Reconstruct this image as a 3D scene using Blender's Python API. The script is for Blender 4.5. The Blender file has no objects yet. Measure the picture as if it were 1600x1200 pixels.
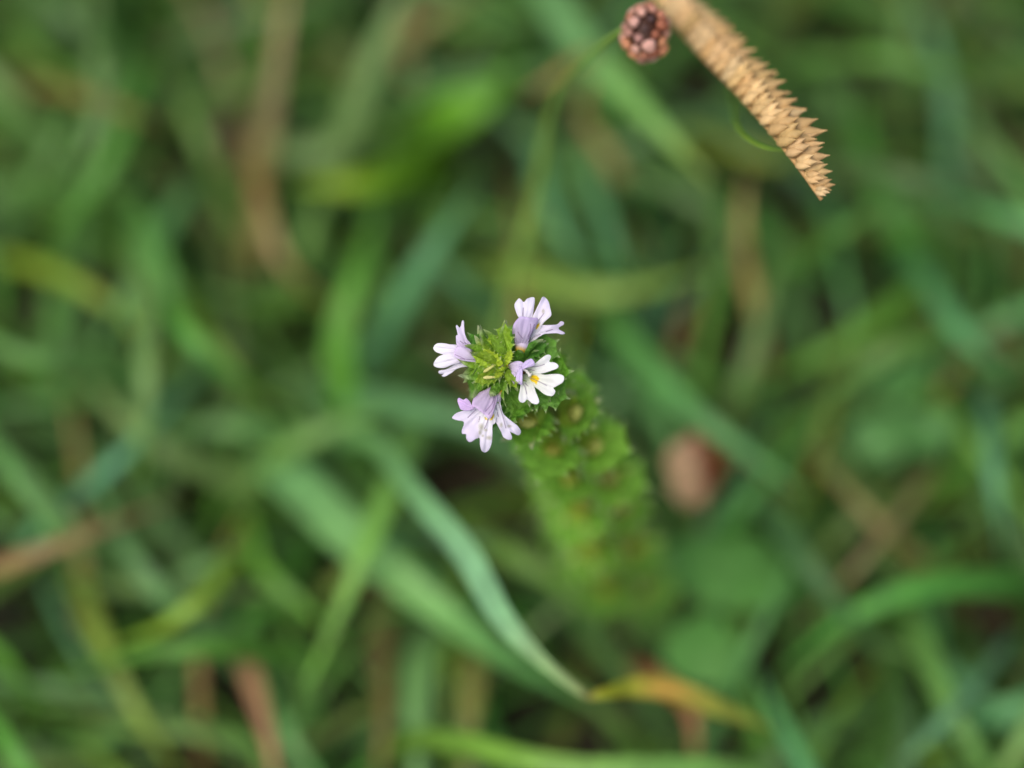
import bpy, math, random
import numpy as np
from mathutils import Vector, Matrix
from mathutils.geometry import delaunay_2d_cdt

random.seed(11); rng = np.random.default_rng(11)
R = math.radians
scene = bpy.context.scene
COL = scene.collection

# ------------------------------------------------------------------ camera, world, sun, exposure
TILT = R(25); DIST = 0.45; PX = 0.085e-3          # one photograph pixel = 0.085 mm in the plane of focus
FOC = Vector((0, 0, 0.12))
FWD = Vector((0, math.sin(TILT), -math.cos(TILT))); UP = Vector((0, math.cos(TILT), math.sin(TILT))); RT = Vector((1, 0, 0))
CAM = FOC - FWD * DIST
cd = bpy.data.cameras.new('camera'); cam = bpy.data.objects.new('camera', cd); COL.objects.link(cam)
cam.location = CAM; cam.rotation_euler = (TILT, 0, 0)
cd.sensor_fit = 'VERTICAL'; cd.sensor_height = 36; cd.sensor_width = 48
cd.lens = 36 * DIST / (1200 * PX)
cd.clip_start = 0.01; cd.clip_end = 200
cd.dof.use_dof = True; cd.dof.focus_distance = DIST; cd.dof.aperture_fstop = (cd.lens * 1e-3) / 0.0285
scene.camera = cam

SUN_EL, SUN_AZ = R(68), R(-130)
w = bpy.data.worlds.new('World'); scene.world = w; w.use_nodes = True
nt = w.node_tree; sky = nt.nodes.new('ShaderNodeTexSky'); sky.sky_type = 'NISHITA'; sky.sun_disc = False
sky.sun_elevation = SUN_EL; sky.sun_rotation = SUN_AZ; sky.air_density = 1.0; sky.dust_density = 5.0; sky.ozone_density = 0.6
bg = nt.nodes['Background']; bg.inputs['Strength'].default_value = 0.12
nt.links.new(sky.outputs[0], bg.inputs[0])
sl = bpy.data.lights.new('sun', 'SUN'); sl.energy = 1.5; sl.angle = R(40); sl.color = (1, 0.975, 0.93)
so = bpy.data.objects.new('sun', sl); COL.objects.link(so)
sd = Vector((math.sin(SUN_AZ) * math.cos(SUN_EL), math.cos(SUN_AZ) * math.cos(SUN_EL), math.sin(SUN_EL)))
so.rotation_euler = sd.to_track_quat('Z', 'Y').to_euler(); so.location = sd * 2
vs = scene.view_settings; vs.view_transform = 'Standard'; vs.look = 'None'; vs.gamma = 1; vs.exposure = 0.22
scene.cycles.use_denoising = True; scene.cycles.max_bounces = 8

# ------------------------------------------------------------------ helpers
def unproj(px, py, dep):
    return CAM + (FWD + RT * ((px - 800) * PX / DIST) + UP * ((600 - py) * PX / DIST)) * dep
def P(px, py, h=0):            # h: millimetres nearer than the plane of focus
    return unproj(px, py, DIST - h * 1e-3)
def at(px, py, z):             # point above that pixel at height z (cm)
    d = FWD + RT * ((px - 800) * PX / DIST) + UP * ((600 - py) * PX / DIST)
    return CAM + d * ((z * 0.01 - CAM.z) / d.z)
def lin(c):
    return tuple(((v / 255) / 12.92 if v / 255 <= .04045 else ((v / 255 + .055) / 1.055) ** 2.4) for v in c)
def project(p):
    v = p - CAM; dep = v.dot(FWD)
    return 800 + v.dot(RT) / dep * DIST / PX, 600 - v.dot(UP) / dep * DIST / PX

def obj(name, verts, faces, mat, parent=None, origin=None, cols=None, smooth=True, uvs=None):
    me = bpy.data.meshes.new(name)
    o0 = Vector(origin) if origin is not None else Vector((0, 0, 0))
    me.from_pydata([tuple(Vector(v) - o0) for v in verts], [], faces)
    if cols is not None:
        a = me.color_attributes.new('Col', 'FLOAT_COLOR', 'POINT')
        a.data.foreach_set('color', np.array([(c[0], c[1], c[2], 1) for c in cols], dtype=np.float32).ravel())
    if uvs is not None:
        ul = me.uv_layers.new(name='UVMap')
        li = np.empty(len(me.loops), dtype=np.int32); me.loops.foreach_get('vertex_index', li)
        ul.data.foreach_set('uv', np.array(uvs, dtype=np.float32)[li].ravel())
    me.polygons.foreach_set('use_smooth', [smooth] * len(me.polygons))
    me.materials.append(mat); me.update()
    o = bpy.data.objects.new(name, me); COL.objects.link(o)
    o.location = o0
    if parent is not None: o.parent = parent
    return o
def tag(o, label, cat, group=None, kind=None):
    if label: o['label'] = label
    if cat: o['category'] = cat
    if group: o['group'] = group
    if kind: o['kind'] = kind
    return o
def empty(name, loc):
    o = bpy.data.objects.new(name, None); COL.objects.link(o); o.location = loc; o.empty_display_size = 0.01
    return o
def inst(name, mesh, mtx, parent, color):
    o = bpy.data.objects.new(name, mesh); COL.objects.link(o); o.parent = parent
    o.matrix_local = mtx; o.color = (*color, 1)
    return o
def catmull(pts, n, closed=False):
    pts = [np.array(p, float) for p in pts]; out = []; L = len(pts)
    segs = L if closed else L - 1
    for i in range(segs):
        if closed: p0, p1, p2, p3 = pts[i - 1], pts[i], pts[(i + 1) % L], pts[(i + 2) % L]
        else:
            p1, p2 = pts[i], pts[i + 1]
            p0 = pts[i - 1] if i else 2 * p1 - p2
            p3 = pts[i + 2] if i + 2 < L else 2 * p2 - p1
        for k in range(n):
            t = k / n
            out.append(.5 * (2 * p1 + (p2 - p0) * t + (2 * p0 - 5 * p1 + 4 * p2 - p3) * t * t + (3 * p1 - p0 - 3 * p2 + p3) * t ** 3))
    if not closed: out.append(pts[-1])
    return out
def inside(poly, q):
    poly = np.array(poly); x, y = q[:, 0], q[:, 1]; r = np.zeros(len(q), bool); j = len(poly) - 1
    for i in range(len(poly)):
        xi, yi = poly[i]; xj, yj = poly[j]
        c = ((yi > y) != (yj > y)) & (x < (xj - xi) * (y - yi) / (yj - yi + 1e-12) + xi)
        r ^= c; j = i
    return r
def segdist(q, a, b):
    a = np.array(a, float); b = np.array(b, float); ab = b - a
    t = np.clip(((q - a) @ ab) / (ab @ ab + 1e-12), 0, 1)
    return np.linalg.norm(q - (a + t[:, None] * ab), axis=1)
def polydist(q, pl, closed=False):
    d = np.full(len(q), 1e9); m = len(pl)
    for i in range(m if closed else m - 1): d = np.minimum(d, segdist(q, pl[i], pl[(i + 1) % m]))
    return d
def fill(outline, step):
    ol = [tuple(p) for p in outline]; a = np.array(ol)
    lo, hi = a.min(0), a.max(0); g = []
    y = lo[1]; k = 0
    while y < hi[1]:
        xs = np.arange(lo[0] + (step / 2 if k % 2 else 0), hi[0], step)
        g += [(x, y) for x in xs]; y += step * .87; k += 1
    g = np.array(g); g = g[inside(a, g)]
    if len(g): g = g[polydist(g, ol, True) > step * .45]
    vs_ = [Vector(p) for p in ol] + [Vector(p) for p in g]
    r = delaunay_2d_cdt(vs_, [], [list(range(len(ol)))], 1, 1e-5)
    return np.array([(v.x, v.y) for v in r[0]]), [tuple(f) for f in r[2]]

# ------------------------------------------------------------------ materials
def mat(name):
    m = bpy.data.materials.new(name); m.use_nodes = True; t = m.node_tree
    return m, t, t.nodes['Principled BSDF'], t.nodes['Material Output']
def N(t, typ, **kw):
    n = t.nodes.new(typ)
    for k, v in kw.items(): setattr(n, k, v)
    return n
def plant_mat(name, source, rough=.45, trans=.25, scale=900, var=.35, spec=.4, stripes=0, bump=.25, tgain=(1.1, 1.15, .6), tips=False):
    m, t, b, out = mat(name); L = t.links.new
    if source == 'col': src = N(t, 'ShaderNodeVertexColor', layer_name='Col').outputs[0]
    else: src = N(t, 'ShaderNodeObjectInfo').outputs['Color']
    if tips:
        va = N(t, 'ShaderNodeVertexColor', layer_name='Tip'); tm_ = N(t, 'ShaderNodeMix', data_type='RGBA'); L(va.outputs[0], tm_.inputs[0])
        L(src, tm_.inputs[6]); tm_.inputs[7].default_value = (.46, .52, .30, 1); src = tm_.outputs[2]
    tc = N(t, 'ShaderNodeTexCoord'); no = N(t, 'ShaderNodeTexNoise'); no.inputs['Scale'].default_value = scale; no.inputs['Detail'].default_value = 4
    L(tc.outputs['Object'], no.inputs['Vector'])
    mr = N(t, 'ShaderNodeMapRange'); mr.inputs[1].default_value = .25; mr.inputs[2].default_value = .75
    mr.inputs[3].default_value = 1 - var; mr.inputs[4].default_value = 1 + var
    L(no.outputs[0], mr.inputs[0])
    mx = N(t, 'ShaderNodeMix', data_type='RGBA', blend_type='MULTIPLY'); mx.inputs[0].default_value = 1
    L(src, mx.inputs[6]); L(mr.outputs[0], mx.inputs[7]); c = mx.outputs[2]; hsrc = no.outputs[0]
    if stripes:
        uv = N(t, 'ShaderNodeUVMap'); sp = N(t, 'ShaderNodeSeparateXYZ'); L(uv.outputs[0], sp.inputs[0])
        mu = N(t, 'ShaderNodeMath', operation='MULTIPLY'); mu.inputs[1].default_value = stripes * 6.283; L(sp.outputs[0], mu.inputs[0])
        sn = N(t, 'ShaderNodeMath', operation='SINE'); L(mu.outputs[0], sn.inputs[0])
        m2 = N(t, 'ShaderNodeMapRange'); m2.inputs[1].default_value = -1; m2.inputs[3].default_value = .88; m2.inputs[4].default_value = 1.1
        L(sn.outputs[0], m2.inputs[0])
        mx2 = N(t, 'ShaderNodeMix', data_type='RGBA', blend_type='MULTIPLY'); mx2.inputs[0].default_value = 1
        L(c, mx2.inputs[6]); L(m2.outputs[0], mx2.inputs[7]); c = mx2.outputs[2]; hsrc = sn.outputs[0]
    L(c, b.inputs['Base Color']); b.inputs['Roughness'].default_value = rough; b.inputs['Specular IOR Level'].default_value = spec
    if bump:
        bp = N(t, 'ShaderNodeBump'); bp.inputs['Strength'].default_value = bump; bp.inputs['Distance'].default_value = .0001 if source == 'col' else (.02 if scale < 50 else .0001)
        L(hsrc, bp.inputs['Height']); L(bp.outputs[0], b.inputs['Normal'])
    if trans:
        tr = N(t, 'ShaderNodeBsdfTranslucent'); tm = N(t, 'ShaderNodeMix', data_type='RGBA', blend_type='MULTIPLY'); tm.inputs[0].default_value = 1
        L(c, tm.inputs[6]); tm.inputs[7].default_value = (*tgain, 1); L(tm.outputs[2], tr.inputs[0])
        ms = N(t, 'ShaderNodeMixShader'); ms.inputs[0].default_value = trans
        L(b.outputs[0], ms.inputs[1]); L(tr.outputs[0], ms.inputs[2]); L(ms.outputs[0], out.inputs[0])
    return m
M_BLADE = plant_mat('grass_blade', 'col', rough=.42, trans=.25, scale=350, var=.28, stripes=5, spec=.45)
M_STUFF = plant_mat('sward', 'col', rough=.5, trans=.25, scale=300, var=.3, stripes=4, spec=.35)
M_LEAF = plant_mat('bract', 'obj', rough=.5, trans=.28, scale=7, var=.3, spec=.35, bump=.35, tips=True)
M_LEAFC = plant_mat('leaf_coloured', 'col', rough=.5, trans=.28, scale=300, var=.25, spec=.3, bump=.3)
M_PETAL = plant_mat('petal', 'col', rough=.6, trans=.3, scale=700, var=.05, spec=.2, bump=.12, tgain=(1, .97, 1))
M_BUD = plant_mat('bud', 'obj', rough=.5, trans=.25, scale=6, var=.15, spec=.3, bump=.2, tgain=(1, .97, .7))
M_DRY = plant_mat('dry_husk', 'obj', rough=.55, trans=.15, scale=3, var=.2, spec=.35, bump=.12, tgain=(1, .92, .72))
M_STEM = plant_mat('stem', 'obj', rough=.5, trans=0, scale=500, var=.25, spec=.35)

def soil():
    m, t, b, out = mat('soil_and_litter'); L = t.links.new
    tc = N(t, 'ShaderNodeTexCoord'); no = N(t, 'ShaderNodeTexNoise'); no.inputs['Scale'].default_value = 90; no.inputs['Detail'].default_value = 6
    L(tc.outputs['Object'], no.inputs['Vector'])
    cr = N(t, 'ShaderNodeValToRGB'); e = cr.color_ramp.elements
    e[0].position = .3; e[0].color = (.012, .010, .005, 1); e[1].position = .75; e[1].color = (.06, .042, .02, 1)
    x = cr.color_ramp.elements.new(.55); x.color = (.028, .026, .010, 1)
    L(no.outputs[0], cr.inputs[0]); L(cr.outputs[0], b.inputs['Base Color']); b.inputs['Roughness'].default_value = .95
    bp = N(t, 'ShaderNodeBump'); bp.inputs['Distance'].default_value = .003; L(no.outputs[0], bp.inputs['Height']); L(bp.outputs[0], b.inputs['Normal'])
    return m
M_SOIL = soil()

# ------------------------------------------------------------------ ground
gv, gf = [], []
xs = sorted(set([-20, -6, -2, -1, -.7] + [round(-.5 + i * .0125, 4) for i in range(81)] + [.7, 1, 2, 6, 20]))
n = len(xs)
for y in xs:
    for x in xs:
        r = max(abs(x), abs(y))
        hgt = (.0022 * math.sin(61 * x + 3 * math.sin(40 * y)) + .002 * math.sin(83 * y + 2 * math.sin(57 * x)) - .005) if r < .52 else -.005
        gv.append((x, y, hgt))
gf = [(j * n + i, j * n + i + 1, (j + 1) * n + i + 1, (j + 1) * n + i) for j in range(n - 1) for i in range(n - 1)]
tag(obj('ground', gv, gf, M_SOIL), 'dark brown soil with leaf litter between the grass', 'ground', kind='structure')

# ------------------------------------------------------------------ grass blades
def ribbon(pts3, widths, roll=0, fold=.25, closed=True, twist=0):
    """V-folded tapering blade; returns verts, faces, (u, t) per vertex"""
    V, F, UVs = [], [], []; m = len(pts3)
    for i, p in enumerate(pts3):
        a = pts3[max(i - 1, 0)]; b = pts3[min(i + 1, m - 1)]
        tg = (b - a); tg = tg.normalized() if tg.length > 1e-9 else Vector((0, 0, 1))
        side = tg.cross(-FWD)
        side = side.normalized() if side.length > .05 else RT.copy()
        side = Matrix.Rotation(roll + twist * i / m, 3, tg) @ side
        nrm = side.cross(tg).normalized()
        wd = widths[i] / 2; th = .00012
        ring = [(-1, fold), (-.5, fold * .35), (0, 0), (.5, fold * .35), (1, fold)]
        for u, q in ring: V.append(p + side * (u * wd) + nrm * (q * wd)); UVs.append((u * .5 + .5, i / (m - 1)))
        if closed:
            for u, q in ring[3:0:-1]: V.append(p + side * (u * wd) + nrm * (q * wd - th)); UVs.append((u * .5 + .5, i / (m - 1)))
    k = 8 if closed else 5
    for i in range(m - 1):
        for j in range(k if closed else k - 1):
            a, b = i * k + j, i * k + (j + 1) % k
            F.append((a, b, b + k, a + k))
    return V, F, UVs
def width_profile(m, w, tip=True, root=.6):
    out = []
    for i in range(m):
        s = i / (m - 1)
        f = root + (1 - root) * min(1, s / .3)
        if tip: f *= max(.02, min(1, ((1 - s) / .45))) ** .75
        out.append(w * f)
    return out
GA = np.array((1.22, 1.17, .88))
def blade(name, label, cat, pts, wpx, cols, group=None, roll=0, fold=.25, tip=True, twist=0, root=True):
    P3 = [at(*p) for p in pts]
    wd = .9 * wpx * PX * ((P3[len(P3) // 2] - CAM).dot(FWD) / DIST)
    if root:
        d = P3[0] - P3[1]; d.z = 0; d = d.normalized() if d.length > 1e-6 else RT
        rp = P3[0] + d * (.35 * P3[0].z + .004); rp.z = -.006
        P3 = [rp, rp.lerp(P3[0], .5) + Vector((0, 0, .25 * P3[0].z))] + P3
        cols = [cols] if isinstance(cols, tuple) else cols
        cols = [cols[0], cols[0]] + (cols if len(cols) > 1 else cols * len(pts))
    else:
        cols = [cols] * len(pts) if isinstance(cols, tuple) else cols
    C3 = [Vector(c) for c in catmull([tuple(p) for p in P3], 7)]
    CC = catmull([lin(c) for c in cols], 7)
    wp = width_profile(len(C3), wd, tip)
    V, F, U = ribbon(C3, wp, roll, fold, True, twist)
    k = len(V) // len(C3)
    vc = [np.clip(CC[i // k], .003, 1) * GA for i in range(len(V))]
    o = obj(name, V, F, M_BLADE, origin=C3[0], cols=vc, uvs=U)
    return tag(o, label, cat, group)

G_ = 'grass blades arching through the sward'
SH = 'mid-green grass blade arching through the blurred sward'
SAGE, MID, TEAL, YEL, TAN, DARK = (112, 152, 98), (92, 150, 66), (98, 158, 118), (128, 160, 62), (150, 128, 92), (70, 112, 60)
B = [
 # label, points (pixel, pixel, height cm), width px, colour(s), options
 ('tan dead grass blade standing beside the sage green blade', [(405, 330, 2.5), (413, 240, 3.6), (428, 130, 4.4), (445, 20, 5), (458, -70, 5)], 42, [(124, 118, 78), (126, 122, 84), (124, 116, 84), (142, 130, 94), (142, 130, 94)], {}),
 ('broad sage green grass blade running down beside the tan dead blade', [(522, 262, 2.4), (548, 190, 3.4), (586, 90, 4.4), (625, 0, 5), (660, -90, 5)], 50, (122, 156, 104), {}),
 ('pale green grass blade lying across the foot of the sage green blade', [(420, 246, 2.6), (500, 236, 2.8), (590, 208, 2.8), (700, 160, 2.2)], 42, [(110, 145, 85), (112, 150, 86), (92, 135, 60), (84, 130, 50)], {}),
 ('short yellow-green leaf blade below the pale green blade', [(650, 262, 2.6), (600, 280, 3.2), (540, 290, 3.4), (462, 290, 3)], 62, [(92, 140, 30), (102, 150, 30), (128, 164, 34), (124, 160, 40)], {}),
 ('short vivid green leaf blade beside the dried stalk', [(660, 205, 2.2), (720, 172, 3), (765, 148, 3.2), (815, 80, 3)], 82, [(80, 130, 40), (100, 158, 46), (92, 150, 40), (84, 140, 40)], {}),
 ('slim tan dead blade arching behind the sage green blade', [(630, 60, 2), (690, 20, 2.6), (760, -20, 2.4)], 40, (128, 122, 84), {}),
 ('dark green grass blade lying beyond the vivid green leaf', [(700, 48, 2.4), (780, 40, 3), (860, 10, 3)], 36, (86, 132, 62), {}),
 ('blue-green grass blade leaning behind the eyebright apex', [(600, 520, 2.4), (652, 430, 3.6), (690, 370, 4), (745, 292, 3.6)], 44, TEAL, {}),
 ('short blue-green grass blade crossing under the olive stalk', [(770, 478, 2.4), (715, 440, 3.2), (650, 370, 3)], 34, (90, 148, 104), {}),
 ('bright green upright grass blade beside the brown dead leaf strip', [(548, 640, 2.2), (530, 540, 3.2), (552, 440, 3.6), (590, 330, 3)], 56, (98, 160, 62), {}),
 ('olive green grass blade standing over the brown dead leaf strip', [(462, 440, 2), (478, 380, 3), (505, 290, 3)], 42, (104, 146, 78), {}),
 ('brown and tan dead leaf strip lying in the grass', [(395, 240, 3), (408, 310, 3.4), (430, 385, 3.4), (468, 440, 3), (522, 478, 2.4)], 30, [(140, 100, 64), (136, 116, 76), (150, 138, 98), (132, 112, 72), (112, 100, 56)], {}),
 ('blue-green grass blade curving under the yellow-green band', [(838, 250, 2.6), (858, 320, 3.6), (888, 380, 3.8), (945, 425, 3.4)], 32, TEAL, {}),
 ('blue-green grass blade curving beside the dark gap in the sward', [(915, 255, 2.6), (945, 345, 3.8), (968, 405, 3.8), (985, 465, 3)], 32, (96, 156, 112), {}),
 ('yellow-green grass blade lying level beyond the flowers', [(800, 425, 2.4), (900, 456, 3.2), (1000, 452, 3.4), (1130, 415, 3)], 46, (128, 162, 78), {}),
 ('broad light green grass blade with yellowing tip beneath the brown seed head', [(835, -40, 3.5), (900, 60, 4.8), (965, 132, 5.6), (1035, 205, 6), (1118, 292, 5.6)], 62, [(104, 158, 104), (112, 164, 112), (122, 176, 104), (126, 176, 96), (150, 168, 92)], {}),
 ('dull green grass blade crossing below the golden seed head', [(930, 235, 2.2), (1040, 292, 3), (1120, 335, 3), (1200, 400, 2.6)], 38, (86, 122, 72), {}),
 ('dark green grass blade passing under the light green blade', [(850, 290, 2), (960, 232, 3), (1080, 190, 3.2), (1190, 120, 3)], 38, (78, 120, 68), {}),
 ('narrow upright green blade beside the short tan blade', [(1085, 660, 2), (1102, 540, 3.2), (1116, 420, 4), (1124, 270, 4)], 30, (96, 148, 62), {}),
 ('short tan dead blade standing below the golden seed head', [(1166, 425, 3.4), (1160, 370, 4.2), (1161, 320, 4.6), (1168, 262, 4.4)], 28, (176, 156, 108), {}),
 ('long green grass blade running past the withered leaf', [(935, 440, 2.2), (985, 540, 3.4), (1070, 632, 4), (1150, 695, 4), (1260, 775, 3.4)], 54, [(84, 138, 72), (84, 142, 74), (92, 152, 90), (100, 160, 104), (100, 160, 100)], {}),
 ('curved green grass blade between the eyebright spike and withered leaf', [(975, 520, 2), (1020, 610, 3), (1044, 690, 3), (1045, 760, 2.4)], 40, (84, 140, 78), {}),
 ('sage grey-green blade standing beside the long green blade', [(1140, 670, 2), (1165, 590, 3), (1200, 460, 3.4), (1225, 350, 3)], 38, (106, 142, 84), {}),
 ('green blade leaning away from the withered leaf', [(1105, 870, 2), (1150, 805, 3), (1215, 730, 3.2), (1290, 640, 3)], 38, (84, 148, 74), {}),
 ('green blade rising beside the clover', [(1120, 1120, 2), (1145, 1060, 3), (1195, 965, 3.6), (1260, 820, 3.4)], 36, (96, 152, 92), {}),
 ('pale green grass blade sloping towards the flowers', [(390, 750, 2), (460, 695, 3), (560, 655, 3.2), (640, 640, 2.6)], 44, (108, 154, 84), {}),
 ('wide dusky blue-green blade under the speckled eyebright flower', [(520, 620, 2), (620, 636, 3), (730, 660, 3.4), (850, 725, 3)], 62, (92, 142, 102), {}),
 ('grass-green blade crossing over the widest blade', [(660, 640, 2.4), (620, 740, 4), (575, 850, 4.6), (525, 970, 4.2), (462, 1110, 3.4)], 48, [(104, 152, 84), (110, 160, 82), (112, 166, 78), (108, 162, 66), (90, 140, 56)], {}),
 ('widest pale green grass blade lying diagonally through the sward', [(430, 720, 2.4), (540, 830, 3.6), (660, 930, 3.8), (780, 1020, 3.4), (920, 1100, 2.6)], 84, [(104, 160, 110), (118, 172, 112), (116, 172, 104), (98, 156, 92), (84, 140, 80)], {}),
 ('narrow grass-green blade beside the dark gap and the widest blade', [(388, 830, 2.4), (410, 890, 3), (470, 945, 3), (545, 1010, 2.4)], 40, (94, 148, 58), {}),
 ('pinkish tan dead blade rising out of the sward', [(385, 1030, 2.6), (402, 1090, 3.2), (420, 1160, 3.4), (440, 1260, 3)], 38, (172, 136, 110), {}),
 ('upright grey-green blade under the widest blade', [(668, 1000, 2), (655, 1080, 2.8), (655, 1160, 3), (650, 1260, 3)], 66, (106, 152, 98), {}),
 ('olive straw-coloured blade standing near the bright green arching blade', [(745, 1010, 2), (738, 1090, 2.8), (732, 1150, 2.8), (725, 1250, 2.4)], 44, (140, 144, 84), {}),
 ('soft green blade lying under the lower part of the eyebright', [(742, 840, 2), (800, 868, 3), (860, 905, 3), (905, 960, 2.4)], 46, (112, 152, 78), {}),
 ('green blade beside the pinkish tan dead blade', [(400, 1000, 2), (430, 1110, 3), (470, 1180, 3), (520, 1240, 2.6)], 46, (92, 146, 84), {}),
 ('bright green blade arching near the yellowed folded blade', [(715, 1160, 4.6), (800, 1182, 5.2), (900, 1200, 5.4), (1020, 1200, 5.4), (1140, 1206, 5), (1260, 1245, 4)], 46, [(104, 148, 62), (108, 156, 58), (106, 156, 62), (104, 154, 78), (102, 150, 80), (94, 142, 72)], {'tip': False}),
 ('blue-green grass blade folded over and turning yellow-orange at its tip', [(585, 690, 4.2), (650, 770, 6), (728, 862, 7), (785, 962, 7.4), (845, 1030, 7.4), (905, 1079, 7.3), (921, 1088, 7.2), (940, 1083, 7.1), (985, 1072, 6.6), (1040, 1074, 6.2), (1110, 1100, 5.6), (1210, 1140, 4.6)],
   40, [(110, 164, 108), (116, 170, 126), (126, 178, 146), (124, 176, 142), (120, 160, 112), (130, 152, 104), (150, 150, 90), (170, 176, 60), (168, 174, 70), (196, 164, 88), (156, 162, 78), (122, 144, 70)], {'special': 1}),
 ('brown curled dead blade under the yellowed folded blade', [(1030, 1065, 2.4), (1072, 1100, 3), (1085, 1150, 3), (1080, 1210, 2.4)], 30, (168, 128, 92), {}),
 ('small brown dead blade lying between grey-green and grass-green blades', [(600, 930, 1.8), (596, 1010, 2.2), (600, 1120, 2.6), (588, 1230, 2.4)], 44, [(104, 106, 60), (104, 102, 62), (118, 106, 66), (130, 106, 70)], {}),
 ('tan dead blade tip crossing the stalk of the brown seed head', [(905, 92, 5.6), (870, 116, 6), (815, 150, 5.6)], 20, (178, 150, 100), {}),
 ('pale straw scrap hanging below the tan dead blade tip', [(915, 190, 3.6), (913, 150, 4.4), (930, 110, 4.6)], 24, (168, 150, 104), {}),
]
for lab, pts, wpx, cl, op in B:
    op = dict(op); sp = op.pop('special', 0)
    if not sp:
        blade('grass_plant', lab, 'grass plant', pts, wpx, cl, roll=random.uniform(-.35, .35), fold=random.uniform(.12, .35), **op)
    else:
        P3 = [at(*p) for p in pts]
        rp = P3[0] + Vector((-.014, .012, 0)); rp.z = -.006
        P3 = [rp, rp.lerp(P3[0], .5) + Vector((0, 0, .01))] + P3
        C3 = [Vector(c) for c in catmull([tuple(p) for p in P3], 8)]
        CC = catmull([lin(c) for c in [cl[0], cl[0]] + cl], 8)
        W = [26, 30, 34, 40, 46, 40, 24, 13, 11, 18, 34, 40, 34, 6]
        Wd = [max(2, x[0]) * PX * 1.08 for x in catmull([(x,) for x in W], 8)]
        V, F, U = ribbon(C3, Wd, .15, .45, True, 0)
        k = len(V) // len(C3)
        tag(obj('grass_plant', V, F, M_BLADE, origin=C3[0], cols=[np.clip(CC[i // k], .003, 1) * GA for i in range(len(V))], uvs=U), lab, 'grass plant')

HOLES = [(490, 110, 50), (690, 60, 36), (610, 150, 36), (725, 275, 48), (655, 545, 50), (985, 315, 52), (1080, 375, 56), (700, 735, 50), (480, 868, 52),
         (870, 870, 40), (985, 1125, 50), (1060, 1130, 36), (530, 1090, 36), (1170, 1090, 44), (800, 1110, 46), (850, 960, 40), (450, 710, 40), (960, 1000, 50),
         (1145, 590, 40), (430, 480, 36), (1060, 120, 36), (700, 590, 40), (250, 400, 60), (130, 800, 60), (1380, 500, 60), (1480, 900, 60), (300, 1000, 50), (1350, 150, 50)]
# sward to either side of the photographed strip: more individual blades
def describe(c, wd, hb, where):
    r, g, b = c
    tone = 'tan dead' if r > g else 'blue-green' if b > .72 * g else 'sage green' if r > .70 * g and b > .58 * g else 'yellow-green' if r > .72 * g else 'dark green' if g < 125 else 'grass-green'
    size = ('broad' if wd > 40 else 'slim') if wd > 30 else ('narrow' if wd > 22 else 'thread-thin')
    hh = 'tall' if hb > 3.6 else 'low' if hb < 2.2 else 'arching'
    nm, lx, ly = min(LAND, key=lambda m: (m[1] - where[0]) ** 2 + (m[2] - where[1]) ** 2)
    near = math.hypot(lx - where[0], ly - where[1])
    pos = 'close by' if near < 130 else 'near' if near < 280 else 'well away from'
    l_ = f'{size} {hh} {tone} grass blade {pos} the {nm}'
    return l_, l_.replace('grass blade', 'grass blades')
LAND = [('golden seed head', 1130, 110), ('brown seed head', 1000, 60), ('withered leaf', 1085, 735), ('clover beside the yellowed blade', 1110, 950), ('yellowed folded blade', 1010, 1080), ('widest pale green blade', 620, 900),
        ('sage green blade', 585, 100), ('tan dead strip', 440, 400), ('yellow-green level blade', 970, 450), ('pinkish tan blade', 415, 1150), ('vivid green leaf', 745, 160), ('eyebright flowers', 775, 570), ('eyebright spike', 930, 780),
        ('bright green arching blade', 900, 1190), ('upright grey-green blade', 655, 1130), ('small open-sward clover', 1410, 640), ('bright upright blade', 545, 480)]
def rand_blade(cx, cy, z, ang, ln, wpx, col, lab, grp):
    pts = []; cur = random.uniform(-.5, .5)
    for s in (-.5, -.17, .17, .5):
        a = ang + cur * s
        pts.append((cx + math.cos(a) * ln * s, cy + math.sin(a) * ln * s, z * (1 - 1.2 * (s + .1) ** 2 * (1 if s > 0 else 1.6))))
    return blade('grass_plant', lab, 'grass plant', pts, wpx, col, grp, roll=random.uniform(-.4, .4), fold=random.uniform(.1, .35))
PAL = [SAGE, MID, TEAL, MID, (108, 156, 84), (96, 150, 92), DARK, YEL, (84, 140, 60), MID, (100, 150, 78)]
for i in range(64):
    side = i % 2
    cx = random.uniform(-60, 370) if side == 0 else random.uniform(1250, 1660)
    cy = random.uniform(-60, 1260); tan = random.random() < .1
    ang = random.choice([random.gauss(1.0, .35), random.gauss(2.2, .4), random.uniform(0, 6.28)]) + (math.pi if random.random() < .5 else 0)
    c = (136, 122, 84) if tan else random.choice(PAL)
    c = tuple(max(20, min(220, v + random.randint(-8, 8))) for v in c)
    wb = random.uniform(26, 48) * (.7 if tan else 1); hb = random.uniform(2.2, 5); lb = random.uniform(230, 420)
    l_, g_ = describe(c, wb, hb, (cx, cy))
    rand_blade(cx, cy, hb, ang, lb, wb, c, l_, g_)
# understorey blades between the long ones
k = 0
while k < 150:
    cx = random.uniform(300, 1300) if k < 100 else random.choice([random.uniform(-60, 350), random.uniform(1250, 1660)])
    cy = random.uniform(-60, 1260); c = random.choice(PAL) if random.random() > .03 else TAN
    if any((cx - hx) ** 2 + (cy - hy) ** 2 < (hr * 1.5) ** 2 for hx, hy, hr in HOLES): continue
    c = tuple(max(20, min(220, int(v * .9) + random.randint(-8, 8))) for v in c)
    wb = random.uniform(14, 30); hb = random.uniform(1.6, 2.7); lb = random.uniform(260, 480)
    ang = random.choice([random.gauss(1.2, .4), random.gauss(.7, .3), random.gauss(-.9, .4), random.uniform(0, 6.28)]) + (math.pi if random.random() < .5 else 0)
    l_, g_ = describe(c, wb, hb, (cx, cy))
    rand_blade(cx, cy, hb, ang, lb, wb, c, l_, g_); k += 1

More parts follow.
